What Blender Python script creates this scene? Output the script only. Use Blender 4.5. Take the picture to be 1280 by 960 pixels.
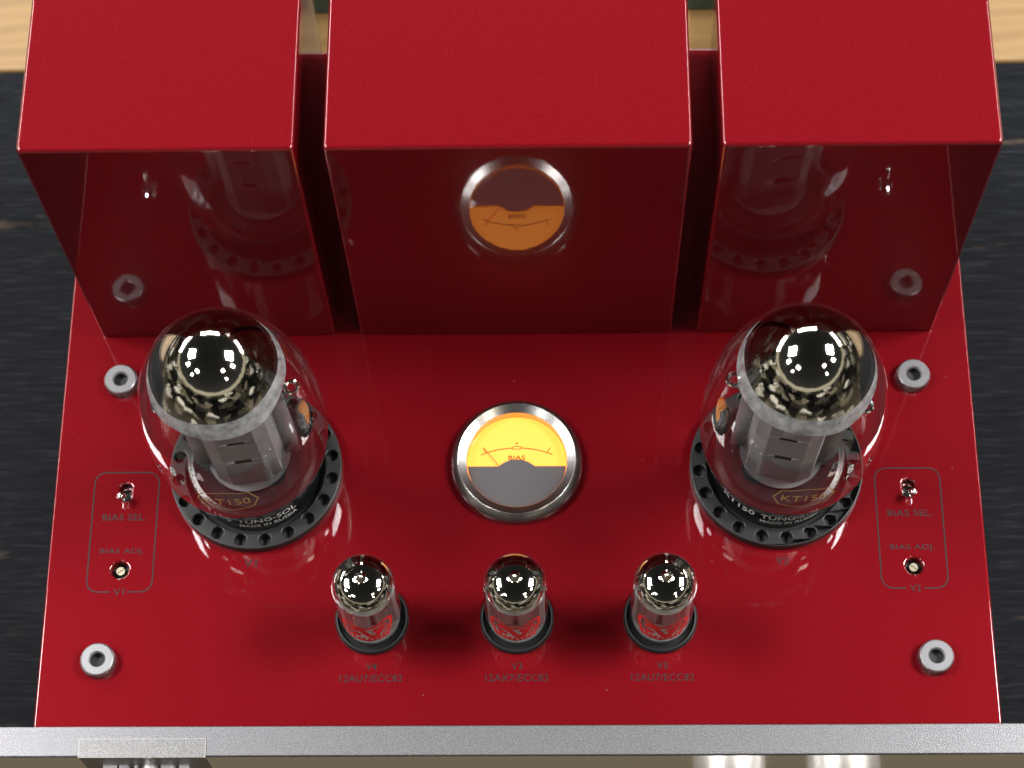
import bpy, bmesh, math, random
from mathutils import Matrix, Vector
PI = math.pi
MM = 0.001
scn = bpy.context.scene
for o in list(bpy.data.objects): bpy.data.objects.remove(o)
COL = scn.collection

# ------------------------------------------------------------------ camera
cam_d = bpy.data.cameras.new('camera'); cam = bpy.data.objects.new('camera', cam_d); COL.objects.link(cam)
TILT, YAW, ROLL = 0.4092, 0.0487, -0.0515
cam.matrix_world = Matrix.Translation((0.01406, -0.18716, 0.73331)) @ (
    Matrix.Rotation(YAW, 4, 'Z') @ Matrix.Rotation(TILT, 4, 'X') @ Matrix.Rotation(ROLL, 4, 'Z'))
cam_d.sensor_width = 36.0; cam_d.lens = 2665.08 / 1280 * 36
cam_d.clip_start = 0.01; cam_d.clip_end = 50
cam_d.dof.use_dof = True; cam_d.dof.focus_distance = 0.735; cam_d.dof.aperture_fstop = 15.0
scn.camera = cam

# ------------------------------------------------------------------ surrounding showroom light (dim ceiling, pale frieze, mixed shelves)
w = bpy.data.worlds.new('World'); scn.world = w; w.use_nodes = True
nt = w.node_tree; nt.nodes.clear()
def N(tree, typ, **kw):
    n = tree.nodes.new(typ)
    for k, v in kw.items(): setattr(n, k, v)
    return n
out = N(nt, 'ShaderNodeOutputWorld'); bg = N(nt, 'ShaderNodeBackground'); nt.links.new(bg.outputs[0], out.inputs[0])
tc = N(nt, 'ShaderNodeTexCoord'); sx = N(nt, 'ShaderNodeSeparateXYZ'); nt.links.new(tc.outputs['Generated'], sx.inputs[0])
nz = N(nt, 'ShaderNodeTexNoise'); nz.inputs['Scale'].default_value = 7; nz.inputs['Detail'].default_value = 4
nt.links.new(tc.outputs['Generated'], nz.inputs['Vector'])
mad = N(nt, 'ShaderNodeMath', operation='MULTIPLY_ADD'); mad.inputs[1].default_value = 0.06; nt.links.new(nz.outputs['Fac'], mad.inputs[0])
sub = N(nt, 'ShaderNodeMath', operation='ADD'); sub.inputs[1].default_value = -0.03
nt.links.new(sx.outputs['Z'], sub.inputs[0]); nt.links.new(sub.outputs[0], mad.inputs[2])
half = N(nt, 'ShaderNodeMath', operation='MULTIPLY_ADD'); half.inputs[1].default_value = 0.5; half.inputs[2].default_value = 0.5
nt.links.new(mad.outputs[0], half.inputs[0])
rp = N(nt, 'ShaderNodeValToRGB'); nt.links.new(half.outputs[0], rp.inputs[0])
els = [(0.0, (.22, .18, .125)), (0.40, (.19, .155, .11)), (0.50, (.05, .045, .04)), (0.655, (.07, .065, .055)),
       (0.665, (.75, .66, .46)), (0.69, (.80, .72, .55)), (0.70, (.060, .060, .054)), (0.80, (.030, .030, .028)), (1.0, (.020, .020, .019))]
while len(rp.color_ramp.elements) < len(els): rp.color_ramp.elements.new(0.5)
for e, (pp, c) in zip(rp.color_ramp.elements, els): e.position = pp; e.color = (*c, 1)
# shelves, boxes and fittings all round the room: random rectangles in azimuth and height
az = N(nt, 'ShaderNodeMath', operation='ARCTAN2'); nt.links.new(sx.outputs['Y'], az.inputs[0]); nt.links.new(sx.outputs['X'], az.inputs[1])
cmb = N(nt, 'ShaderNodeCombineXYZ'); nt.links.new(az.outputs[0], cmb.inputs[0]); nt.links.new(sx.outputs['Z'], cmb.inputs[1])
mpw = N(nt, 'ShaderNodeMapping'); mpw.inputs['Scale'].default_value = (6, 17, 1); nt.links.new(cmb.outputs[0], mpw.inputs[0])
dn = N(nt, 'ShaderNodeTexNoise'); dn.inputs['Scale'].default_value = 3.0; dn.inputs['Detail'].default_value = 3; nt.links.new(mpw.outputs[0], dn.inputs['Vector'])
dm = N(nt, 'ShaderNodeMix', data_type='VECTOR'); dm.inputs[0].default_value = .16; nt.links.new(mpw.outputs[0], dm.inputs[4]); nt.links.new(dn.outputs['Color'], dm.inputs[5])
vo = N(nt, 'ShaderNodeTexVoronoi', voronoi_dimensions='2D', distance='CHEBYCHEV'); vo.inputs['Scale'].default_value = 1.0
nt.links.new(dm.outputs[1], vo.inputs['Vector'])
vs3 = N(nt, 'ShaderNodeSeparateColor'); nt.links.new(vo.outputs['Color'], vs3.inputs[0])
vb = N(nt, 'ShaderNodeMath', operation='MULTIPLY_ADD'); vb.inputs[1].default_value = .75; nt.links.new(vs3.outputs[0], vb.inputs[0])
vn = N(nt, 'ShaderNodeMath', operation='MULTIPLY'); vn.inputs[1].default_value = .42; nt.links.new(dn.outputs['Fac'], vn.inputs[0]); nt.links.new(vn.outputs[0], vb.inputs[2])
clut = N(nt, 'ShaderNodeValToRGB'); nt.links.new(vb.outputs[0], clut.inputs[0])
cst = [(.30, (.006, .006, .006)), (.58, (.022, .021, .019)), (.72, (.10, .088, .065)), (.80, (.50, .42, .29)), (.85, (.06, .06, .065)), (.92, (1.5, 1.4, 1.2))]
while len(clut.color_ramp.elements) < len(cst): clut.color_ramp.elements.new(.5)
for e, (pp, c) in zip(clut.color_ramp.elements, cst): e.position = pp; e.color = (*c, 1)
lo = N(nt, 'ShaderNodeMapRange'); lo.inputs['From Min'].default_value = 0.22; lo.inputs['From Max'].default_value = 0.48; nt.links.new(half.outputs[0], lo.inputs[0])
hi = N(nt, 'ShaderNodeMapRange'); hi.inputs['From Min'].default_value = 0.660; hi.inputs['From Max'].default_value = 0.655; nt.links.new(half.outputs[0], hi.inputs[0])
ml = N(nt, 'ShaderNodeMath', operation='MULTIPLY'); nt.links.new(lo.outputs[0], ml.inputs[0]); nt.links.new(hi.outputs[0], ml.inputs[1])
mxc = N(nt, 'ShaderNodeMix', data_type='RGBA'); nt.links.new(ml.outputs[0], mxc.inputs[0]); nt.links.new(rp.outputs[0], mxc.inputs[6]); nt.links.new(clut.outputs[0], mxc.inputs[7])
nt.links.new(mxc.outputs[2], bg.inputs['Color']); bg.inputs['Strength'].default_value = 1.0

# ------------------------------------------------------------------ ceiling lamps
def lamp(x, y, z, sxm, sym, watt, col=(1, .98, .96)):
    d = bpy.data.lights.new('ceiling_lamp', 'AREA'); d.shape = 'RECTANGLE'; d.size = sxm; d.size_y = sym; d.energy = watt * 5.0; d.color = col
    o = bpy.data.objects.new('ceiling_lamp', d); COL.objects.link(o); o.location = (x, y, z)
    o.rotation_euler = (Vector((x, y, z)) - Vector((0, .1, 0))).to_track_quat('Z', 'Y').to_euler()
lamp(-1.55, 0.36, 1.95, .80, .60, 24)
lamp(1.65, 0.36, 1.95, .80, .60, 32)
lamp(-2.15, -0.48, 1.95, .28, .28, 6)
lamp(2.20, -0.50, 1.95, .28, .28, 7)
lamp(-1.15, -1.15, 1.95, .36, .20, 2)
lamp(1.15, -1.05, 1.95, .26, .20, 2, (1, .88, .70))
lamp(-2.4, 2.1, 1.45, 2.6, .16, 20)
lamp(2.4, 2.1, 1.45, 2.2, .12, 11)
lamp(-0.2, 3.0, 1.9, 2.0, .40, 24)
lamp(-1.9, -1.5, 1.95, .2, .2, 1); lamp(1.7, -1.9, 1.95, .2, .2, 1)

vs = scn.view_settings; vs.view_transform = 'Standard'; vs.look = 'None'; vs.exposure = 0.0; vs.gamma = 1.0; vs.use_curve_mapping = False
scn.render.engine = 'CYCLES'
scn.cycles.max_bounces = 14; scn.cycles.transparent_max_bounces = 24; scn.cycles.glossy_bounces = 8

# ------------------------------------------------------------------ materials
def mat(name, col=(.5, .5, .5), rough=.5, metal=0., coat=0., coat_rough=.03, coat_ior=1.5, emit=None, estr=0., spec=.5):
    m = bpy.data.materials.new(name); m.use_nodes = True; b = m.node_tree.nodes['Principled BSDF']
    b.inputs['Base Color'].default_value = (*col, 1); b.inputs['Roughness'].default_value = rough; b.inputs['Metallic'].default_value = metal
    b.inputs['Coat Weight'].default_value = coat; b.inputs['Coat Roughness'].default_value = coat_rough; b.inputs['Coat IOR'].default_value = coat_ior
    b.inputs['Specular IOR Level'].default_value = spec
    if emit: b.inputs['Emission Color'].default_value = (*emit, 1); b.inputs['Emission Strength'].default_value = estr
    return m
def P(m): return m.node_tree.nodes['Principled BSDF']
def objco(m, scale=(1, 1, 1)):
    t = m.node_tree; tcn = N(t, 'ShaderNodeTexCoord'); mp = N(t, 'ShaderNodeMapping'); mp.inputs['Scale'].default_value = scale
    t.links.new(tcn.outputs['Object'], mp.inputs[0]); return mp.outputs[0]
def noise(m, vec, scale, detail=2., rough=.5):
    t = m.node_tree; n = N(t, 'ShaderNodeTexNoise'); n.inputs['Scale'].default_value = scale; n.inputs['Detail'].default_value = detail
    n.inputs['Roughness'].default_value = rough; t.links.new(vec, n.inputs['Vector']); return n.outputs['Fac']
def ramp(m, fac, stops):
    t = m.node_tree; r = N(t, 'ShaderNodeValToRGB'); t.links.new(fac, r.inputs[0])
    while len(r.color_ramp.elements) < len(stops): r.color_ramp.elements.new(.5)
    for e, (pp, c) in zip(r.color_ramp.elements, stops): e.position = pp; e.color = (*c, 1)
    return r.outputs[0]
def bump(m, h, strength, dist):
    t = m.node_tree; b = N(t, 'ShaderNodeBump'); b.inputs['Strength'].default_value = strength; b.inputs['Distance'].default_value = dist
    t.links.new(h, b.inputs['Height']); t.links.new(b.outputs[0], P(m).inputs['Normal'])

def paint(name, dust):
    m = mat(name, (.16, .0022, .005), .40, .35, 1., .02, 1.50, spec=.02); t = m.node_tree
    v = objco(m); f = noise(m, v, 2600, 1.0)
    c = ramp(m, f, [(.30, (.066, .00105, .0026)), (.70, (.104, .0021, .0045))])
    if dust:
        vor = N(t, 'ShaderNodeTexVoronoi'); vor.voronoi_dimensions = '2D'; vor.inputs['Scale'].default_value = 62; t.links.new(v, vor.inputs['Vector'])
        sc = N(t, 'ShaderNodeSeparateColor'); t.links.new(vor.outputs['Color'], sc.inputs[0])
        rad = N(t, 'ShaderNodeMath', operation='MULTIPLY_ADD'); rad.inputs[1].default_value = .055; rad.inputs[2].default_value = -.042
        t.links.new(sc.outputs[0], rad.inputs[0])
        lt = N(t, 'ShaderNodeMath', operation='LESS_THAN'); t.links.new(vor.outputs['Distance'], lt.inputs[0]); t.links.new(rad.outputs[0], lt.inputs[1])
        mx = N(t, 'ShaderNodeMix', data_type='RGBA'); t.links.new(lt.outputs[0], mx.inputs[0]); t.links.new(c, mx.inputs[6]); mx.inputs[7].default_value = (0.12600, 0.06300, 0.05985, 1)
        c = mx.outputs[2]
        cw = N(t, 'ShaderNodeMath', operation='SUBTRACT'); cw.inputs[0].default_value = 1.; t.links.new(lt.outputs[0], cw.inputs[1]); t.links.new(cw.outputs[0], P(m).inputs['Coat Weight'])
    t.links.new(c, P(m).inputs['Base Color'])
    sm_ = N(t, 'ShaderNodeMapRange'); sm_.inputs['From Min'].default_value = .45; sm_.inputs['From Max'].default_value = .75; sm_.inputs['To Min'].default_value = .015; sm_.inputs['To Max'].default_value = .07
    t.links.new(noise(m, v, 38, 4., .6), sm_.inputs[0]); t.links.new(sm_.outputs[0], P(m).inputs['Coat Roughness'])
    # slight orange peel in the lacquer
    b = N(t, 'ShaderNodeBump'); b.inputs['Strength'].default_value = .018; b.inputs['Distance'].default_value = .0004
    t.links.new(noise(m, v, 260, 2.), b.inputs['Height']); t.links.new(b.outputs[0], P(m).inputs['Coat Normal'])
    return m
RED = paint('red_lacquer', True); REDC = paint('red_lacquer_cover', False)

ALU = mat('blasted_aluminium', (.62, .62, .65), .38, .85)
_v = objco(ALU); _n = noise(ALU, _v, 2300, 2., .6)
ALU.node_tree.links.new(ramp(ALU, _n, [(.30, (0.09860, 0.09860, 0.10556)), (.52, (0.15370, 0.15370, 0.16240)), (.74, (0.24360, 0.24360, 0.25810))]), P(ALU).inputs['Base Color'])
bump(ALU, _n, .22, .0003)
ALUF = mat('satin_aluminium', (.62, .59, .54), .16, 1.)
_n = noise(ALUF, objco(ALUF, (40, 1500, 1500)), 1., 2.); bump(ALUF, _n, .03, .0001)
FILM = mat('warm_film', (.60, .60, .57), .38, .85)
_n = noise(FILM, objco(FILM), 2300, 2., .6)
FILM.node_tree.links.new(ramp(FILM, _n, [(.30, (0.09300, 0.09300, 0.09424)), (.72, (0.20460, 0.20460, 0.20460))]), P(FILM).inputs['Base Color']); bump(FILM, _n, .3, .0003)
FILMEDGE = mat('film_edge', (0.20790, 0.20374, 0.19127), .4, 0.)
STEEL = mat('turned_steel', (.27, .265, .26), .27, 1.)
NICKEL = mat('nickel_nut', (0.32760, 0.32760, 0.34335), .30, .95)
_n = noise(NICKEL, objco(NICKEL), 2200, 2.); bump(NICKEL, _n, .25, .0001)
CHROME = mat('chrome', (.80, .79, .78), .07, 1.)
BRASS = mat('pale_brass', (.72, .66, .50), .28, 1.)
GOLD = mat('gold_terminal', (.85, .58, .22), .22, 1.)
BLACK = mat('black_socket', (.008, .0083, .0086), .42, spec=.25)
_n = noise(BLACK, objco(BLACK), 1500, 2.); bump(BLACK, _n, .15, .0001)
RUBBER = mat('black_rubber', (.006, .006, .0065), .5, spec=.15)
DARK = mat('dark_inside', (.004, .004, .004), .7)
BAKE = mat('black_base', (.005, .005, .0055), .22, spec=.25)
INK = mat('grey_ink', (.0070, .0038, .0047), .5, 0, 0, .1, spec=.2)
WHITEINK = mat('white_ink', (0.29938, 0.30769, 0.29938), .5)
GOLDINK = mat('gold_ink', (0.3630, 0.2508, 0.0858), .45, .3)
REDINK = mat('red_ink', (0.34650, 0.00378, 0.00504), .45)
BLACKINK = mat('brown_ink', (.035, .010, .005), .8, spec=.1)
NEEDLE = mat('red_needle', (.75, .07, .02), .5, emit=(1, .10, .02), estr=.5)
DIAL = mat('lit_dial', (.25, .12, .02), .6, emit=(1.0, .285, .024), estr=2.25)
DIALWALL = mat('dial_wall_glow', (.35, .2, .09), .3, emit=(1.0, .24, .03), estr=.8)  # emission stands in for dial light reflected on the inner wall
MASK = mat('smoke_mask', (0.05670, 0.05544, 0.06048), .40)
ANODE = mat('grey_anode', (.34, .35, .36), .55, .35)
_n = noise(ANODE, objco(ANODE), 90, 2.); ANODE.node_tree.links.new(ramp(ANODE, _n, [(.3, (.095, .10, .104)), (.7, (.135, .14, .145))]), P(ANODE).inputs['Base Color'])
SILVER = mat('bright_anode', (.30, .295, .29), .32, .7)
DARKMETAL = mat('dark_metal', (.10, .10, .105), .35, .8)
MICA = mat('mica', (0.06930, 0.06300, 0.05670), .25, 0)
MIRROR = mat('getter_mirror', (.55, .53, .48), .05, 1.)
_n = noise(MIRROR, objco(MIRROR), 45, 2.); MIRROR.node_tree.links.new(ramp(MIRROR, _n, [(.35, (.44, .42, .375)), (.65, (.54, .52, .475))]), P(MIRROR).inputs['Base Color'])
TEAL = mat('teal_card', (0.0297, 0.0759, 0.0561), .6)
PAPER = mat('white_paper', (0.37800, 0.38430, 0.37800), .6)

def glass_mat(name, tint, extra=0.):
    m = bpy.data.materials.new(name); m.use_nodes = True; t = m.node_tree; t.nodes.clear()
    o = N(t, 'ShaderNodeOutputMaterial'); tr = N(t, 'ShaderNodeBsdfTransparent'); tr.inputs[0].default_value = (*tint, 1)
    gl = N(t, 'ShaderNodeBsdfGlossy'); gl.inputs['Roughness'].default_value = .004; gl.inputs['Color'].default_value = (1, 1, 1, 1)
    fr = N(t, 'ShaderNodeFresnel'); ge = N(t, 'ShaderNodeNewGeometry')
    mi = N(t, 'ShaderNodeMix', data_type='FLOAT'); t.links.new(ge.outputs['Backfacing'], mi.inputs[0]); mi.inputs[2].default_value = 1.5; mi.inputs[3].default_value = 1 / 1.5
    t.links.new(mi.outputs[0], fr.inputs['IOR'])
    ms = N(t, 'ShaderNodeMixShader'); t.links.new(fr.outputs[0], ms.inputs[0]); t.links.new(tr.outputs[0], ms.inputs[1]); t.links.new(gl.outputs[0], ms.inputs[2])
    t.links.new(ms.outputs[0], o.inputs[0]); return m
GLASS = glass_mat('tube_glass', (.97, .97, .965))
METERGLASS = glass_mat('meter_glass', (.98, .97, .96))

def haze_mat():   # thin cloudy lower edge of the getter film: patchy, half see-through
    m = mat('getter_haze', (.52, .53, .54), .45, .15); t = m.node_tree
    v = objco(m); n1 = noise(m, v, 230, 4., .6)
    al = N(t, 'ShaderNodeMapRange'); al.inputs['From Min'].default_value = .25; al.inputs['From Max'].default_value = .6; al.inputs['To Min'].default_value = .40; al.inputs['To Max'].default_value = .96
    t.links.new(n1, al.inputs[0]); t.links.new(al.outputs[0], P(m).inputs['Alpha'])
    t.links.new(ramp(m, n1, [(.3, (0.10811, 0.11227, 0.11642)), (.7, (0.19127, 0.19543, 0.19958))]), P(m).inputs['Base Color'])
    return m
HAZE = haze_mat()

TABLE = mat('black_wood', (.02, .02, .022), .58, spec=.035)
_v = objco(TABLE, (48, 700, 200)); _g = noise(TABLE, _v, 1.0, 5., .6)
_v2 = objco(TABLE, (16, 70, 40)); _wn = noise(TABLE, _v2, 1.4, 5., .6)
_c1 = ramp(TABLE, _g, [(.40, (.0022, .0026, .0034)), (.58, (.0042, .0049, .0062)), (.70, (.011, .012, .0142))])
_wf = ramp(TABLE, _wn, [(.64, (0, 0, 0)), (.74, (1, 1, 1))])
_mx = N(TABLE.node_tree, 'ShaderNodeMix', data_type='RGBA'); TABLE.node_tree.links.new(_wf, _mx.inputs[0]); TABLE.node_tree.links.new(_c1, _mx.inputs[6]); _mx.inputs[7].default_value = (.035, .025, .018, 1)
_sv = objco(TABLE, (70, 1500, 300)); _sn = noise(TABLE, _sv, 1.0, 3., .5); _sf = ramp(TABLE, _sn, [(.66, (0, 0, 0)), (.72, (1, 1, 1))])
_m2 = N(TABLE.node_tree, 'ShaderNodeMix', data_type='RGBA'); TABLE.node_tree.links.new(_sf, _m2.inputs[0]); TABLE.node_tree.links.new(_mx.outputs[2], _m2.inputs[6]); _m2.inputs[7].default_value = (.012, .0127, .0145, 1)
TABLE.node_tree.links.new(_m2.outputs[2], P(TABLE).inputs['Base Color']); bump(TABLE, _g, .5, .0006)
WOOD = mat('pale_wood', (.6, .4, .2), .5)
_t = WOOD.node_tree; _w = N(_t, 'ShaderNodeTexWave', wave_type='BANDS', bands_direction='Y'); _w.inputs['Scale'].default_value = 22; _w.inputs['Distortion'].default_value = 9
_w.inputs['Detail'].default_value = 3; _w.inputs['Detail Scale'].default_value = .6
_t.links.new(objco(WOOD, (.5, 1, 1)), _w.inputs['Vector'])
_t.links.new(ramp(WOOD, _w.outputs['Fac'], [(.0, (.104, .056, .013)), (.6, (.134, .077, .021)), (1., (.116, .066, .017))]), P(WOOD).inputs['Base Color'])

# ------------------------------------------------------------------ mesh helpers (all in millimetres)
class MB:
    def __init__(s): s.v = []; s.f = []
    def add(s, vs_, fs): k = len(s.v); s.v += [tuple(a) for a in vs_]; s.f += [tuple(i + k for i in f) for f in fs]; return s
    def lathe(s, prof, n=48, c=(0, 0, 0), closed=False, axis='z', a0=0., a1=2 * PI):
        full = abs(a1 - a0 - 2 * PI) < 1e-6; m = n if full else n + 1; vs_ = []
        for (r, z) in prof:
            for i in range(m):
                a = a0 + (a1 - a0) * i / n; q = (r * math.cos(a), r * math.sin(a), z)
                if axis == 'y': q = (q[0], -q[2], q[1])
                vs_.append((c[0] + q[0], c[1] + q[1], c[2] + q[2]))
        fs = []; L = len(prof)
        for j in range(L if closed else L - 1):
            j2 = (j + 1) % L
            for i in range(n):
                i2 = (i + 1) % m; fs.append((j * m + i, j * m + i2, j2 * m + i2, j2 * m + i))
        return s.add(vs_, fs)
    def box(s, x0, x1, y0, y1, z0, z1):
        return s.add([(x, y, z) for z in (z0, z1) for y in (y0, y1) for x in (x0, x1)],
                     [(0, 2, 3, 1), (4, 5, 7, 6), (0, 1, 5, 4), (2, 6, 7, 3), (0, 4, 6, 2), (1, 3, 7, 5)])
    def tube(s, pts, r, n=8):
        pts = [Vector(q) for q in pts]; rings = []
        for i, q in enumerate(pts):
            d = (pts[min(i + 1, len(pts) - 1)] - pts[max(i - 1, 0)]).normalized()
            u = d.orthogonal().normalized() if i == 0 else (rings_u - d * rings_u.dot(d)).normalized()
            rings_u = u; wv = d.cross(u); rr = r[i] if isinstance(r, (list, tuple)) else r
            rings.append([q + (u * math.cos(2 * PI * k / n) + wv * math.sin(2 * PI * k / n)) * rr for k in range(n)])
        vs_ = [q for R_ in rings for q in R_]; fs = []
        for j in range(len(pts) - 1):
            for k in range(n): k2 = (k + 1) % n; fs.append((j * n + k, j * n + k2, (j + 1) * n + k2, (j + 1) * n + k))
        fs.append(tuple(range(n))[::-1]); fs.append(tuple((len(pts) - 1) * n + k for k in range(n)))
        return s.add(vs_, fs)
    def build(s, name, m, parent=None, sharp=40, bevel=0., seg=4, recalc=True):
        me = bpy.data.meshes.new(name); bm = bmesh.new(); vv = [bm.verts.new(Vector(q) * MM) for q in s.v]
        for f in s.f:
            try: bm.faces.new([vv[i] for i in f])
            except ValueError: pass
        bmesh.ops.remove_doubles(bm, verts=bm.verts, dist=1e-7)
        if recalc: bmesh.ops.recalc_face_normals(bm, faces=bm.faces)
        if bevel:
            es = [e for e in bm.edges if len(e.link_faces) == 2 and e.calc_face_angle(0) > .6]
            bmesh.ops.bevel(bm, geom=es, offset=bevel * MM, segments=seg, profile=.5, affect='EDGES')
        bm.to_mesh(me); bm.free(); me.materials.append(m)
        return link(name, me, parent, sharp, bevel)
def link(name, me, parent, sharp=40, wn=False):
    for pl in me.polygons: pl.use_smooth = bool(sharp)
    if sharp: me.set_sharp_from_angle(angle=math.radians(sharp))
    o = bpy.data.objects.new(name, me); COL.objects.link(o); o.parent = parent
    if wn:
        md = o.modifiers.new('weighted', 'WEIGHTED_NORMAL'); md.weight = 100; md.keep_sharp = True
    return o
def empty(name, loc=(0, 0, 0)):
    o = bpy.data.objects.new(name, None); COL.objects.link(o); o.location = Vector(loc) * MM; o.empty_display_size = .02; return o
def tag(o, label, cat=None, group=None):
    o['label'] = label
    if cat: o['category'] = cat
    if group: o['group'] = group
    return o
def curve_plate(name, loops, z0, z1, m, parent, bev=.25, res=3):
    """flat plate with real holes: loops[0] is the outline, the others are holes (mm)"""
    cu = bpy.data.curves.new(name, 'CURVE'); cu.dimensions = '2D'; cu.fill_mode = 'BOTH'
    for lp in loops:
        sp = cu.splines.new('POLY'); sp.points.add(len(lp) - 1); sp.use_cyclic_u = True
        for q, (x, y) in zip(sp.points, lp): q.co = (x * MM, y * MM, 0, 1)
    cu.extrude = ((z1 - z0) / 2 - bev) * MM; cu.bevel_depth = bev * MM; cu.bevel_resolution = res; cu.offset = -bev * MM
    tmp = bpy.data.objects.new('tmp', cu); COL.objects.link(tmp)
    me = bpy.data.meshes.new_from_object(tmp.evaluated_get(bpy.context.evaluated_depsgraph_get()))
    bpy.data.objects.remove(tmp); bpy.data.curves.remove(cu)
    me.transform(Matrix.Translation((0, 0, (z0 + z1) / 2 * MM)))
    bm = bmesh.new(); bm.from_mesh(me); bmesh.ops.remove_doubles(bm, verts=bm.verts, dist=2e-6); bmesh.ops.recalc_face_normals(bm, faces=bm.faces); bm.to_mesh(me); bm.free()
    me.name = name; me.materials.clear(); me.materials.append(m)
    return link(name, me, parent, 50, True)
def circ(x, y, r, n=40): return [(x + r * math.cos(2 * PI * i / n), y + r * math.sin(2 * PI * i / n)) for i in range(n)]
def rrect(x0, x1, y0, y1, r, n=8):
    L = []
    for cx, cy, a in ((x1 - r, y1 - r, 0), (x0 + r, y1 - r, PI / 2), (x0 + r, y0 + r, PI), (x1 - r, y0 + r, 3 * PI / 2)):
        L += [(cx + r * math.cos(a + PI / 2 * i / n), cy + r * math.sin(a + PI / 2 * i / n)) for i in range(n + 1)]
    return L
def text2d(body, width=None, height=None, cx=0., cy=0., extrude=0., space=1., bold=0.):
    """lettering as mesh data in mm, centred on cx, cy"""
    cu = bpy.data.curves.new('t', 'FONT'); cu.body = body; cu.size = 1; cu.resolution_u = 3; cu.space_character = space; cu.offset = bold
    tmp = bpy.data.objects.new('tmp', cu); COL.objects.link(tmp)
    me = bpy.data.meshes.new_from_object(tmp.evaluated_get(bpy.context.evaluated_depsgraph_get()))
    bpy.data.objects.remove(tmp); bpy.data.curves.remove(cu)
    vs_ = [v.co.copy() for v in me.vertices]; fs = [tuple(q.vertices) for q in me.polygons]; bpy.data.meshes.remove(me)
    x0, x1 = min(v.x for v in vs_), max(v.x for v in vs_); y0, y1 = min(v.y for v in vs_), max(v.y for v in vs_)
    kx = width / (x1 - x0) if width else height / (y1 - y0); ky = height / (y1 - y0) if height else kx
    return [(cx + (v.x - (x0 + x1) / 2) * kx, cy + (v.y - (y0 + y1) / 2) * ky) for v in vs_], fs
def stroke2d(pts, wd, closed=False, sub=1.0):
    """a ribbon of width wd along a polyline (mm), cut into short pieces so that it can be wrapped"""
    pts = [Vector(q) for q in pts]
    if closed: pts = pts + [pts[0]]
    fine = [pts[0]]
    for a, b in zip(pts, pts[1:]):
        n = max(1, int((b - a).length / sub))
        for i in range(1, n + 1): fine.append(a + (b - a) * i / n)
    vs_ = []; L = len(fine)
    for i, q in enumerate(fine):
        if closed: a, b = fine[(i - 1) % (L - 1)], fine[(i + 1) % (L - 1)] if i < L - 1 else fine[1]
        else: a, b = fine[max(i - 1, 0)], fine[min(i + 1, L - 1)]
        d = (b - a); d = d.normalized() if d.length > 1e-9 else Vector((1, 0)); nn = Vector((-d.y, d.x)) * wd / 2
        vs_ += [tuple(q + nn), tuple(q - nn)]
    return vs_, [(2 * i, 2 * i + 1, 2 * i + 3, 2 * i + 2) for i in range(L - 1)]
def flat(name, datas, fn, m, parent):
    mb = MB()
    for vs_, fs in datas: mb.add([fn(*q) for q in vs_], fs)
    return mb.build(name, m, parent, sharp=0, recalc=False)

# ------------------------------------------------------------------ the setting
ZT = -95.0
MB().box(-900, 900, -24, 328, ZT - 30, ZT).build('table_top', TABLE, bevel=1.0)['kind'] = 'structure'
MB().box(-900, 900, 331, 900, ZT - 34, ZT - 4).build('wooden_counter', WOOD, bevel=2.0)['kind'] = 'structure'

# ------------------------------------------------------------------ the amplifier
AMP = empty('tube_amplifier', (0, 130, ZT))
tag(AMP, 'glossy red valve amplifier with silver front panel, round lit meter and three tall covers', 'amplifier')
OFF = Matrix.Translation((0, -130 * MM, -ZT * MM))
def amp(o):            # parts are modelled in scene coordinates; hang them under the amplifier
    o.parent = AMP; o.matrix_parent_inverse = OFF; return o
W, YR = 170.0, 277.0
holes = []
for s in (-1, 1):
    hx = s * 143.6
    holes.append(rrect(hx - 2.1, hx + 2.1, 84.6, 91.6, 2.05))
    holes.append(circ(hx, 58.1, 3.1))
plate = amp(curve_plate('top_plate', [rrect(-W, W, -.5, YR, 1.5)] + holes, -5, 0, RED, None, bev=.9, res=4))
body = amp(MB().box(-W + .3, W - .3, .2, YR - .3, -80, -5.05).build('chassis_body', RED, None, bevel=.4, seg=2))
for x in (-140, 140):
    for y in (35, 245):
        amp(MB().lathe([(.01, ZT), (16, ZT), (18, ZT + 2), (18, -80.1), (.01, -80.1)], 32, (x, y, 0)).build('foot', RUBBER))
# printing on the plate
pr = lambda x, y: (x, y, .06)
def legend(body_, wd, ht, x, y): 
    o = flat('printed_legend', [text2d(body_, wd, ht, x, y, space=1.05, bold=.004)], pr, INK, plate); return o
for s, v in ((-1, 'V1'), (1, 'V2')):
    x = s * 143.4
    legend('BIAS SEL.', 16.2, 2.5, x, 78.3); legend('BIAS ADJ.', 16.0, 2.5, x, 65.0); legend(v, 3.9, 2.5, x, 49.7)
    xa, xb = x - 11.9, x + 11.9
    rr = rrect(xa, xb, 49.7, 95.8, 4.2, 10)
    # outline open at the bottom where the valve number is printed
    top = [q for q in rr]
    k = max(range(len(top)), key=lambda i: 0 if i == len(top) - 1 else math.hypot(top[i + 1][0] - top[i][0], top[i + 1][1] - top[i][1]) if abs(top[i][1] - 49.7) < .01 and abs(top[i + 1][1] - 49.7) < .01 else 0)
    path = [(x + 3.2, 49.7)] + top[k + 1:] + top[:k + 1] + [(x - 3.2, 49.7)]
    flat('printed_frame', [stroke2d(path, .48, sub=4)], pr, INK, plate)
    legend(v, 4.6, 2.9, s * 96.2, 60.3)
for x, v, t in ((-51.2, 'V4', '12AU7/ECC82'), (.4, 'V3', '12AX7/ECC83'), (52.0, 'V5', '12AU7/ECC82')):
    legend(v, 4.0, 2.5, x, 21.5); legend(t, 22.2, 2.6, x, 17.2)

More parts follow.
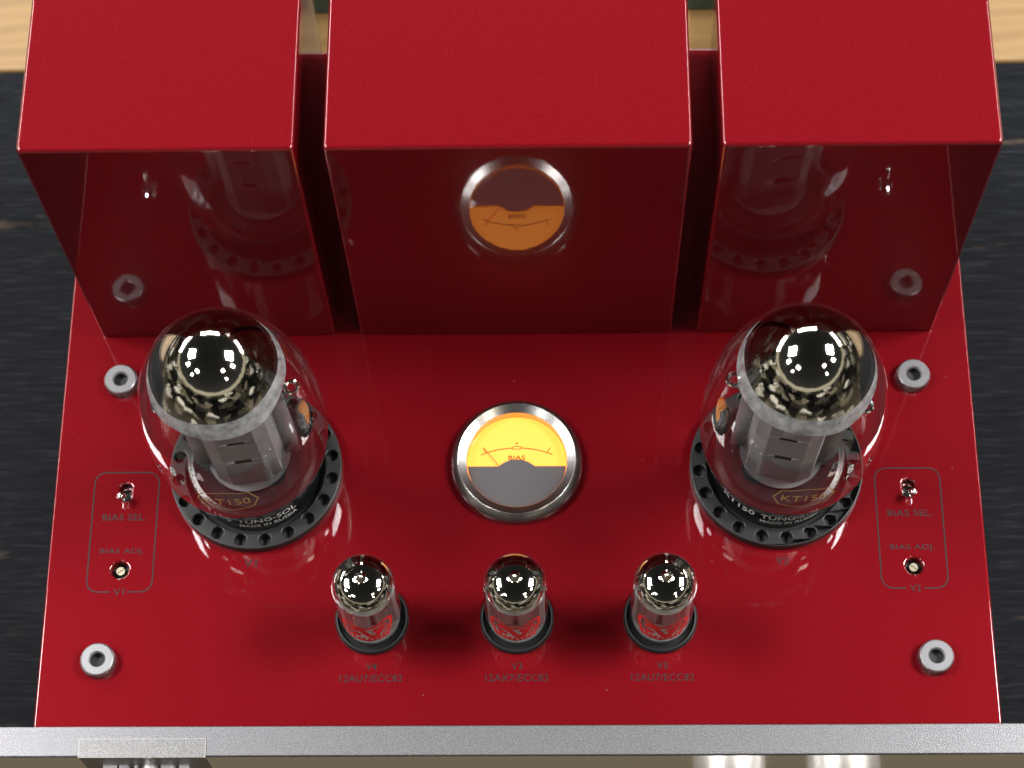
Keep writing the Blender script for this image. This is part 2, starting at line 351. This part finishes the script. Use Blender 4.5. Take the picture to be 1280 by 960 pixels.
# transformer covers
for x0, x1, lb in ((-157.2, -68.2, None), (-58.9, 58.9, None), (68.2, 157.2, None)):
    amp(MB().box(x0, x1, 151, 275, .05, 142).build('transformer_cover', REDC, bevel=1.5, seg=6))
# rear binding posts seen through the gap
for x, c in ((-100, RUBBER), (-77.5, mat('red_post', (.5, .02, .015), .4)), (48, RUBBER), (96, mat('red_post', (.5, .02, .015), .4))):
    tp = amp(MB().lathe([(.01, 0), (6, 0), (6, 3), (4, 3.4), (4, 8), (5.6, 8.4), (5.6, 20), (4.6, 21), (.01, 21)], 24, (x, YR, -22), axis='y').build('speaker_terminal', GOLD))
    for v in tp.data.vertices: v.co.y = 2 * YR * MM - v.co.y
    tp.data.flip_normals()
    rg = MB().lathe([(4.2, 0), (6.3, 0), (6.3, 4.4), (4.2, 4.4)], 24, (x, 0, -22), closed=True, axis='y').build('terminal_ring', c, tp)
    for v in rg.data.vertices: v.co.y = (YR + 3.5) * MM - v.co.y
    rg.data.flip_normals()

# front panel
FP = amp(MB().box(-186, 186, -11.2, -.55, -84, 3).build('front_panel', ALU, bevel=.45, seg=3))
amp(MB().box(-185.2, 185.2, -11.45, -11.25, -83.4, 2.2).build('front_panel_face', ALUF, bevel=.05, seg=1))
film = MB()
prof = [(-5.2, 3.04), (-5.2, 3.30), (-11.75, 3.30), (-11.75, -22), (-11.50, -22), (-11.50, 3.04)]
film.add([(x, y, z) for x in (-152.2, -108.2) for y, z in prof], [(0, 1, 2, 3, 4, 5)[::-1], (6, 7, 8, 9, 10, 11)] + [(i, (i + 1) % 6, 6 + (i + 1) % 6, 6 + i) for i in range(6)])
film = film.build('badge_film', FILM, FP, sharp=20)
ed = MB().box(-152.45, -152.2, -11.8, -5.0, 3.04, 3.36).box(-108.2, -107.95, -11.8, -5.0, 3.04, 3.36).box(-152.45, -107.95, -5.2, -5.02, 3.04, 3.36)
ed.build('film_edge', FILMEDGE, FP)
tv, tf = text2d('TRIODE', 30.5, 8, -130.4, -11.2, space=1.1, bold=.02)
def extr(tv, tf, fn0, fn1):
    n = len(tv); vs_ = [fn0(*q) for q in tv] + [fn1(*q) for q in tv]; fs = [tuple(f) for f in tf] + [tuple(i + n for i in f)[::-1] for f in tf]
    cnt = {}
    for f in tf:
        for a, b in zip(f, f[1:] + f[:1]): cnt[(a, b)] = 1
    for (a, b) in list(cnt):
        if (b, a) not in cnt: fs.append((b, a, a + n, b + n))
    return MB().add(vs_, fs)
extr(tv, tf, lambda x, z: (x, -13.4, z), lambda x, z: (x, -11.7, z)).build('emblem_lettering', mat('emblem_silver', (.45, .45, .47), .3, .6), FP, sharp=20)
for x in (78, 120):
    amp(MB().lathe([(.01, 33), (11.5, 33), (13, 31.5), (13.5, 11.5), (.01, 11.5)], 40, (x, 0, -46), axis='y').build('front_knob', mat('silver_knob', (.85, .85, .85), .35, .8)))

# knurled nuts
def nut(x, y):
    n = 80; prof = [(5.8, 0), (5.8, 3.1), (5.8, 3.75), (5.5, 4.0), (3.0, 4.0), (2.45, 3.4), (2.44, 3.1)]
    mb = MB(); vs_ = []
    for j, (r, z) in enumerate(prof):
        for i in range(n):
            rr = r + (.5 if (i % 2 == 0) else 0) if j < 2 else r; a = 2 * PI * i / n
            vs_.append((x + rr * math.cos(a), y + rr * math.sin(a), z + .02))
    fs = [(j * n + i, j * n + (i + 1) % n, (j + 1) * n + (i + 1) % n, (j + 1) * n + i) for j in range(len(prof) - 1) for i in range(n)]
    o = amp(mb.add(vs_, fs).build('knurled_nut', NICKEL, sharp=25))
    MB().lathe([(2.44, 3.12), (2.43, .7), (.01, .7)], 24, (x, y, 0)).build('threaded_hole', DARK, o)
for x, y in ((-148.4, 23.6), (148.4, 23.6), (-148.2, 132), (148.2, 132)): nut(x, y)

# bias switches and trimmers
for s in (-1, 1):
    hx = s * 143.6
    sw = amp(MB().box(hx - 3, hx + 3, 83.4, 92.6, -4.9, -3.2).build('toggle_switch', DARK))
    MB().lathe([(2.9, -3.2), (2.9, -1.4), (1.8, -.9), (1.6, -3.1)], 24, (hx, 87.4, 0)).build('bushing', CHROME, sw)
    MB().tube([(hx, 87.6, -2), (hx + s * .3, 85.9, 2.5), (hx + s * .6, 84.6, 5.4), (hx + s * .7, 84.3, 6.2), (hx + s * .75, 84.1, 6.8)], [.75, .95, 1.35, 1.25, .7], 14).build('lever', CHROME, sw, sharp=60)
    tm = amp(MB().lathe([(3.6, -1.2), (3.6, -4.7), (.01, -4.7)], 28, (hx, 58.1, 0)).build('bias_trimmer', DARK))
    a = math.radians(38 if s < 0 else -38)
    d = Vector((math.cos(a), math.sin(a), 0)); nrm = Vector((-d.y, d.x, 0)); scr = MB()
    for sg in (-1, 1):
        t0 = math.acos(.22 / 1.55); pts = [Vector((hx, 58.1, 0)) + nrm * (sg * 1.55 * math.cos(q)) + d * (1.55 * math.sin(q)) for q in [(-t0 + 2 * t0 * i / 14) for i in range(15)]]
        nn = len(pts); vs_ = [(q.x, q.y, -1.7) for q in pts] + [(q.x, q.y, -3.6) for q in pts]
        scr.add(vs_, [tuple(range(nn)), tuple(range(nn, 2 * nn))[::-1]] + [(i, (i + 1) % nn, nn + (i + 1) % nn, nn + i) for i in range(nn)])
    scr.lathe([(1.55, -2.4), (1.55, -4.6), (.01, -4.6)], 20, (hx, 58.1, 0)); scr.lathe([(.01, -2.4), (1.55, -2.4)], 20, (hx, 58.1, 0))
    scr.build('slotted_screw', BRASS, tm)

# round bias meter
MX, MY = .4, 98.6
met = amp(MB().lathe([(24, .02), (24, 2.6), (23.8, 3.0), (21.9, 5.4), (21.6, 5.55), (21.3, 5.4), (19.0, 4.1), (18.6, 3.9), (18.6, .02)], 96, (MX, MY, 0), closed=True).build('bias_meter', STEEL, sharp=35))
MB().lathe([(18.55, 3.9), (18.5, 1.0), (18.5, .05)], 72, (MX, MY, 0)).build('painted_glow_rim', DIALWALL, met)
MB().lathe([(.01, .10), (18.4, .10)], 72, (MX, MY, 0)).build('dial', DIAL, met)
# dark lower cover with a round boss, floating above the dial
mk = []
yc = MY - 1.9; R0 = 18.2
aL = math.asin((yc - MY) / R0)
outer = [(MX + R0 * math.cos(a_), MY + R0 * math.sin(a_)) for a_ in [(-PI - aL) + (2 * aL + PI) * 0 + (PI + 2 * aL) * i / 40 for i in range(41)]]
outer = [(MX + R0 * math.cos(q), MY + R0 * math.sin(q)) for q in [PI - aL + (PI + 2 * aL) * i / 48 for i in range(49)]]
# bump: circular arc 6.4 mm half width, 2.6 mm high
hw, hh = 6.6, 2.7; Rb = (hw * hw + hh * hh) / (2 * hh); a_ = math.asin(hw / Rb)
bumpc = [(MX + Rb * math.sin(q), yc + hh - Rb + Rb * math.cos(q)) for q in [a_ - 2 * a_ * i / 20 for i in range(21)]]
curve_plate('lower_mask', [outer + bumpc], 1.3, 2.0, MASK, met, bev=.08, res=1)
dl = lambda z: (lambda x, y: (MX + x, MY + y, z))
arcR = 34.; ac = 6.0 - arcR
def arc(a0, a1, r, n=30): return [(r * math.sin(a0 + (a1 - a0) * i / n), ac + r * math.cos(a0 + (a1 - a0) * i / n)) for i in range(n + 1)]
th = math.asin(13.2 / arcR)
flat('scale_marks', [stroke2d(arc(-th, -.045, arcR), .34), stroke2d(arc(.045, th, arcR), .34), stroke2d([(-1.5, 5.55), (1.5, 5.55), (1.5, 6.55), (-1.5, 6.55)], .26, True, .4),
     stroke2d([(11.2, 4.3), (12.4, 6.0)], .3), stroke2d([(-11.2, 4.3), (-12.4, 6.0)], .3), ([(.36 * math.cos(q * PI / 6), 7.9 + .36 * math.sin(q * PI / 6)) for q in range(12)], [tuple(range(12))])], dl(.2), BLACKINK, met)
flat('dial_lettering', [text2d('BIAS', 6.2, 1.8, 0, 2.1, bold=.01)], dl(.2), BLACKINK, met)
flat('dial_lettering', [text2d('TRIODE', 6.6, 1.2, 0, -.6)], dl(.2), BLACKINK, met)
MB().tube([(MX - 5, MY - 3.4, .9), (MX - 12.3, MY + 5.9, .9)], .2, 6).build('needle', NEEDLE, met)
MB().lathe([(18.6 * math.sin(q / 12 * .24) / math.sin(.24), 3.6 + 18.6 / math.sin(.24) * (math.cos(q / 12 * .24) - math.cos(.24))) for q in range(13)], 72, (MX, MY, 0)).build('cover_glass', METERGLASS, met)

# valve sockets in the plate
def big_socket(cx, cy, rot):
    n = 20; hs = [circ(cx + 28.3 * math.cos(2 * PI * (i + rot) / n), cy + 28.3 * math.sin(2 * PI * (i + rot) / n), 2.15, 20) for i in range(n)]
    o = amp(curve_plate('socket_ring', [circ(cx, cy, 31.6, 120), circ(cx, cy, 25.6, 96)] + hs, .02, 4.2, BLACK, None, bev=.45, res=2))
    MB().lathe([(25.9, .5), (31.2, .5)], 64, (cx, cy, 0)).build('ring_floor', DARK, o)
    MB().lathe([(25.55, 3.6), (25.4, 1.2), (24.2, .4), (.01, .3)], 64, (cx, cy, 0)).build('socket_well', DARK, o)
big_socket(-95.5, 96, .52); big_socket(95.5, 96, .25)
def small_socket(cx, cy):
    o = amp(MB().lathe([(13.2, .02), (13.2, 1.6), (12.7, 2.2), (12.2, 2.3), (11.9, 1.9), (11.7, .4), (.01, .3)], 64, (cx, cy, 0)).build('small_socket', RUBBER))
for x in (-51.4, .5, 51.7): small_socket(x, 39)

# ------------------------------------------------------------------ power valves
RM, ZM, ZTOP = 31.4, 51.0, 113.0
def egg_r(z):
    if z >= ZM: return RM * max(0., 1 - ((z - ZM) / (ZTOP - ZM)) ** 2) ** .5
    t = min(1., (ZM - z) / (ZM - 15.)); return 20.5 + (RM - 20.5) * math.sqrt(max(0., 1 - t ** 2.4))
def egg_prof(z0, z1, n, inset):
    out_ = []
    for i in range(n + 1):
        z = z0 + (z1 - z0) * (1 - (1 - i / n) ** 2); out_.append((max(.01, egg_r(z) - inset if z < ZM else egg_r(z) * (1 - inset / RM)), z if z < ZM else ZM + (z - ZM) * (1 - inset / (ZTOP - ZM))))
    return out_
def power_valve(cx, cy, label, rot, txt_az, hex_az, eight_az, seed):
    t = empty('power_tube', (cx, cy, .5)); t.rotation_euler.y = math.radians(1.3 if cx > 0 else -1.3); tag(t, label, 'vacuum tube', 'large power tubes')
    z0 = -.5
    MB().lathe(egg_prof(15.2, ZTOP, 70, 0), 96).build('glass_bulb', GLASS, t, sharp=0)
    for o in [t.children[-1]]: 
        for pl in o.data.polygons: pl.use_smooth = True
    CE = 96.2
    ac = math.atan2(-283., 14. - cx); n = 96; rows = 40; vs_ = []     # the film reaches lower at the back than at the front
    rnd = random.Random(seed); ph = [rnd.uniform(0, 6.28) for _ in range(4)]
    edge = lambda a: CE - 1.2 * (1 - math.cos(a - ac)) + .25 * math.sin(5 * a + ph[3])
    for j in range(rows + 1):
        for i in range(n):
            a = 2 * PI * i / n; z = edge(a) + (ZTOP - .02 - edge(a)) * (1 - (1 - j / rows) ** 2)
            r = egg_r(z) * (1 - .9 / RM); vs_.append((r * math.cos(a), r * math.sin(a), ZM + (z - ZM) * (1 - .9 / (ZTOP - ZM))))
    MB().add(vs_, [(j * n + i, j * n + (i + 1) % n, (j + 1) * n + (i + 1) % n, (j + 1) * n + i) for j in range(rows) for i in range(n)] + [tuple(rows * n + i for i in range(n))]).build('getter_mirror', MIRROR, t, sharp=80)
    # cloudy lower edge of the getter with an uneven border
    vs_ = []; rows = 6
    for j in range(rows + 1):
        for i in range(n):
            a = 2 * PI * i / n; e0 = edge(a) + .3; low = e0 - .6 - 6.2 * max(0., .35 + .65 * math.cos(a - ac)) ** .6 + (.4 * math.sin(3 * a + ph[0]) + .25 * math.sin(7 * a + ph[1])) * max(0., math.cos(a - ac))
            z = e0 + (low - e0) * j / rows; r = egg_r(z) * (1 - 1.0 / RM); vs_.append((r * math.cos(a), r * math.sin(a), ZM + (z - ZM) * (1 - .95 / (ZTOP - ZM))))
    MB().add(vs_, [(j * n + i, j * n + (i + 1) % n, (j + 1) * n + (i + 1) % n, (j + 1) * n + i) for j in range(rows) for i in range(n)]).build('getter_haze', HAZE, t, sharp=80)
    # base
    MB().lathe([(.01, .4), (23.4, .4), (23.6, 1), (23.6, 13.2), (22.9, 14.2), (21.2, 14.6), (20.2, 16.4), (.01, 16.6)], 80).build('base', BAKE, t, sharp=30)
    base = t.children[-1]
    rb = 23.72
    def wrapb(x, z):
        a = txt_az + x / rb; return (rb * math.sin(a), -rb * math.cos(a), z)
    flat('base_lettering', [text2d('TUNG-SOL', 22.6, 3.5, 0, 10.4, bold=.012), text2d('KT150', 14.0, 3.9, -20.6, 10.3, bold=.012), text2d('MADE IN RUSSIA', 22.2, 2.5, 0, 6.0, bold=.01)], wrapb, WHITEINK, base)
    # inside: flared anode with slots, collar, mica discs, rods
    cr, sr = math.cos(rot), math.sin(rot)
    R2 = lambda q: (q[0] * cr - q[1] * sr, q[0] * sr + q[1] * cr, q[2])
    def put(mb, name, m, par=t, **k): mb.v = [R2(q) for q in mb.v]; return mb.build(name, m, par, **k)
    an = MB()
    # front and back sheets bent from a flat face with side wings; slots cut by stacking strips
    secs = [(-18.5, -1.8), (-13.2, -1.5), (-11.4, -8.6), (-6.8, -11.6), (6.8, -11.6), (11.4, -8.6), (13.2, -1.5), (18.5, -1.8)]
    for sg in (1, -1):
        zs = [18.5, 37, 40.2, 54, 56.2, 68, 70.2, 80]
        for k in range(len(zs) - 1):
            for i in range(len(secs) - 1):
                if k % 2 == 1 and i == 3: 
                    (xa, ya), (xb, yb) = secs[i], secs[i + 1]
                    for u0, u1 in ((0, .28), (.72, 1)):
                        x0, x1 = xa + (xb - xa) * u0, xa + (xb - xa) * u1
                        an.add([(x0, ya * sg, zs[k]), (x1, yb * sg, zs[k]), (x1, yb * sg, zs[k + 1]), (x0, ya * sg, zs[k + 1])], [(0, 1, 2, 3)])
                    continue
                (xa, ya), (xb, yb) = secs[i], secs[i + 1]
                an.add([(xa, ya * sg, zs[k]), (xb, yb * sg, zs[k]), (xb, yb * sg, zs[k + 1]), (xa, ya * sg, zs[k + 1])], [(0, 1, 2, 3)])
    a_o = put(an, 'anode', ANODE, sharp=25)
    md = a_o.modifiers.new('thick', 'SOLIDIFY'); md.thickness = .5 * MM
    put(MB().lathe([(.01, 23), (6, 23), (6, 77), (.01, 77)], 24), 'inner_grid', DARKMETAL)
    put(MB().lathe([(.01, 81.2), (17.5, 81.2), (17.5, 80.5), (.01, 80.5)], 48), 'mica_disc', MICA, sharp=25)
    put(MB().lathe([(.01, 18.3), (15, 18.3), (15, 17.6), (.01, 17.6)], 48), 'lower_shield', DARKMETAL, sharp=25)
    put(MB().lathe([(13.4, 71), (14.0, 71.3), (15.0, 76), (15.0, 80.3), (14.4, 80.3), (14.4, 76.2), (13.4, 71.6)], 48, closed=True), 'cooling_collar', ANODE, sharp=25)
    for x, y in ((-16.0, 0), (16.0, 0)):
        put(MB().tube([(x, y, 17), (x, y, 85)], .8, 10), 'support_rod', DARKMETAL)
    for x, y in ((-9, 8), (9, -8)):
        put(MB().tube([(x, y, 80), (x * .8, y * .8, 88), (x * .3, y * .3, 91)], .5, 8), 'getter_post', CHROME)
    for x in (-22.5, 22.5):
        pts = [(x + 2.2 * math.cos(q), 2.2 * math.sin(q), 70) for q in [i * PI / 8 for i in range(17)]]
        put(MB().tube([(x * .8, 0, 60), (x, 0, 68)], .4, 6).tube(pts, .8, 8), 'getter_ring', CHROME)
    # gold hexagon with the type number on the glass
    def wrapg(x, s_):     # x along the girth, s_ up the meridian
        z = 52.0 + s_; r = egg_r(z) + .12; a = hex_az + x / r; return (r * math.sin(a), -r * math.cos(a), z)
    bulb = t.children[0]
    hx_ = [(-10.6, 0), (-8.2, 6.2), (0, 8.0), (8.2, 6.2), (10.6, 0), (8.2, -6.2), (0, -8.0), (-8.2, -6.2)]
    flat('gold_print', [stroke2d(hx_, .42, True, 1.), text2d('KT150', 15.5, 5.2, 0, 0, bold=-.004)], wrapg, GOLDINK, bulb)
    def wrap8(x, s_):
        z = 66.0 + s_; r = egg_r(z) + .12; a = eight_az + x / r; return (r * math.sin(a), -r * math.cos(a), z)
    flat('white_print', [text2d('8', 2.6, 5.5, 0, 0, bold=.02)], wrap8, WHITEINK, bulb)
    return t
RD = math.radians
power_valve(-95.5, 96, 'large egg-shaped power tube with mirrored top left of the lit meter', RD(8), RD(16.5), RD(-1), RD(-34), 3)
power_valve(95.5, 96, 'large egg-shaped power tube with mirrored top right of the lit meter', RD(-12), RD(8.5), RD(4), RD(32), 8)

# ------------------------------------------------------------------ small valves
def small_valve(cx, cy, label, rot, seed):
    t = empty('preamp_tube', (cx, cy, .5)); tag(t, label, 'vacuum tube', 'small preamp tubes')
    R1 = 11.1; H = 47.5
    dome = [(R1, 37.5)] + [(R1 * math.cos(q) ** .70 if q < PI / 2 - .02 else .9, 37.5 + 9.0 * math.sin(q)) for q in [PI / 2 * i / 18 for i in range(1, 18)]]
    tip = [(1.9, 46.45), (1.5, 47.1), (1.35, 47.9), (1.0, 48.7), (.5, 49.1), (.01, 49.2)]
    g = MB().lathe([(9.5, 1.0), (10.7, 2.0), (R1, 3.5)] + [(R1, z) for z in (12, 24)] + dome[:-1] + tip, 72).build('glass_envelope', GLASS, t, sharp=0)
    for pl in g.data.polygons: pl.use_smooth = True
    mdome = [(r * .985, z - .12) for r, z in dome[4 + seed % 2:-1]]
    MB().lathe(mdome + [(r * .9, z - .3) for r, z in tip], 72).build('getter_mirror', MIRROR, t, sharp=80)
    MB().lathe([(.01, 1.2), (9.3, 1.2), (10.2, 2.4), (10.2, 4.2), (.01, 4.6)], 48).build('glass_base', mat('frosted_base', (0.10080, 0.10395, 0.10395), .35), t, sharp=30)
    for z in (5.4, 33.3): MB().lathe([(.01, z), (9.6, z), (9.6, z + .4), (.01, z + .4)], 40).build('mica_disc', MICA, t, sharp=25)
    for sg in (-1, 1):
        an = MB(); q = [(3.4, 3.8), (4.6, 2.6), (4.6, -2.6), (3.4, -3.8), (-3.4, -3.8), (-4.6, -2.6), (-4.6, 2.6), (-3.4, 3.8)]
        c_, s_ = math.cos(rot), math.sin(rot); pts = []
        for (x, y) in q: x = x * 1.05 + sg * 5.0; y = y * 1.22; pts.append((x * c_ - y * s_, x * s_ + y * c_))
        an.add([(x, y, 6.5) for x, y in pts] + [(x, y, 33) for x, y in pts], [tuple(range(8))[::-1], tuple(range(8, 16))] + [(i, (i + 1) % 8, 8 + (i + 1) % 8, 8 + i) for i in range(8)])
        an.build('anode', SILVER, t, sharp=30)
    for k in range(4):
        a = rot + PI / 4 + k * PI / 2; MB().tube([(8.6 * math.cos(a), 8.6 * math.sin(a), 4), (8.6 * math.cos(a), 8.6 * math.sin(a), 33)], .35, 6).build('support_rod', CHROME, t)
    rr = R1 + .1; az0 = rot * .25
    def wr(x, z):
        z = 9.4 + (z - 11) * 1.58; a = az0 + x / rr; return (rr * math.sin(a), -rr * math.cos(a), z)
    S = lambda pts, w_: stroke2d(pts, w_ * 1.75, False, .8)
    def sm(pts, n=6):   # smooth curve through points
        out_ = []
        for i in range(len(pts) - 1):
            p0, p1, p2, p3 = pts[max(i - 1, 0)], pts[i], pts[i + 1], pts[min(i + 2, len(pts) - 1)]
            for k in range(n):
                u = k / n; out_.append(tuple(.5 * (2 * p1[j] + (p2[j] - p0[j]) * u + (2 * p0[j] - 5 * p1[j] + 4 * p2[j] - p3[j]) * u * u + (3 * p1[j] - p0[j] - 3 * p2[j] + p3[j]) * u ** 3) for j in (0, 1)))
        return out_ + [pts[-1]]
    logo = [S(sm([(-7.5, 13.5), (-9.2, 19.5), (-8.2, 22.6), (-5.6, 22.4), (-3.0, 20.6), (0, 20.2), (3.4, 21.4), (6.4, 22.8), (8.8, 22.0), (9.0, 18.5), (7.2, 14.2)]), .75),
            S(sm([(-6.6, 18.6), (-4.4, 19.6), (-2.2, 18.6), (.2, 15.2), (1.6, 14.2), (3.2, 15.8), (5.4, 20.2)]), 1.25),
            S(sm([(-6.2, 14.6), (-4.6, 16.2), (-3.0, 15.4)]), 1.1), S([(3.0, 19.6), (1.7, 17.2)], .9), S([(5.8, 19.8), (7.0, 20.6)], .7), S(sm([(5.0, 14.6), (6.4, 16.8), (7.6, 19.0)]), .5)]
    rnd = random.Random(seed)
    for i in range(9):      # row of small worn letter shapes under the emblem
        x = -7.0 + i * 1.75; b = 11.4 + .35 * abs(i - 4) * .5
        logo.append(S([(x - .55, b), (x - .45 + rnd.uniform(-.2, .2), b + 1.8), (x + .5, b + 1.6 + rnd.uniform(-.3, .2))], .62)); logo.append(S([(x - .5, b + .1), (x + .6, b + rnd.uniform(-.1, .5))], .6))
    flat('red_emblem', logo, wr, REDINK, g)
    return t
small_valve(-51.4, 39, 'small mirror-topped tube with red emblem, nearest the left power tube', RD(14), 1)
small_valve(.5, 39, 'small mirror-topped tube with red emblem, directly in front of the lit meter', RD(-4), 2)
small_valve(51.7, 39, 'small mirror-topped tube with red emblem, nearest the right power tube', RD(-9), 3)

# ------------------------------------------------------------------ things on the counter behind
b = MB().box(-62, 130, 359.8, 470, ZT - 4, ZT + 40).build('teal_box', TEAL, bevel=1.5)
tag(b, 'dark teal box on the pale wooden counter, behind the amplifier', 'box')
b = MB().box(-101.5, -84, 360.5, 372, ZT - 4, ZT - 1.6).box(-94.6, -83, 362.5, 374, ZT - 1.4, ZT + .6).build('paper_packet', PAPER, bevel=.4)
tag(b, 'flat white packet seen through the left gap between the red covers', 'packet')
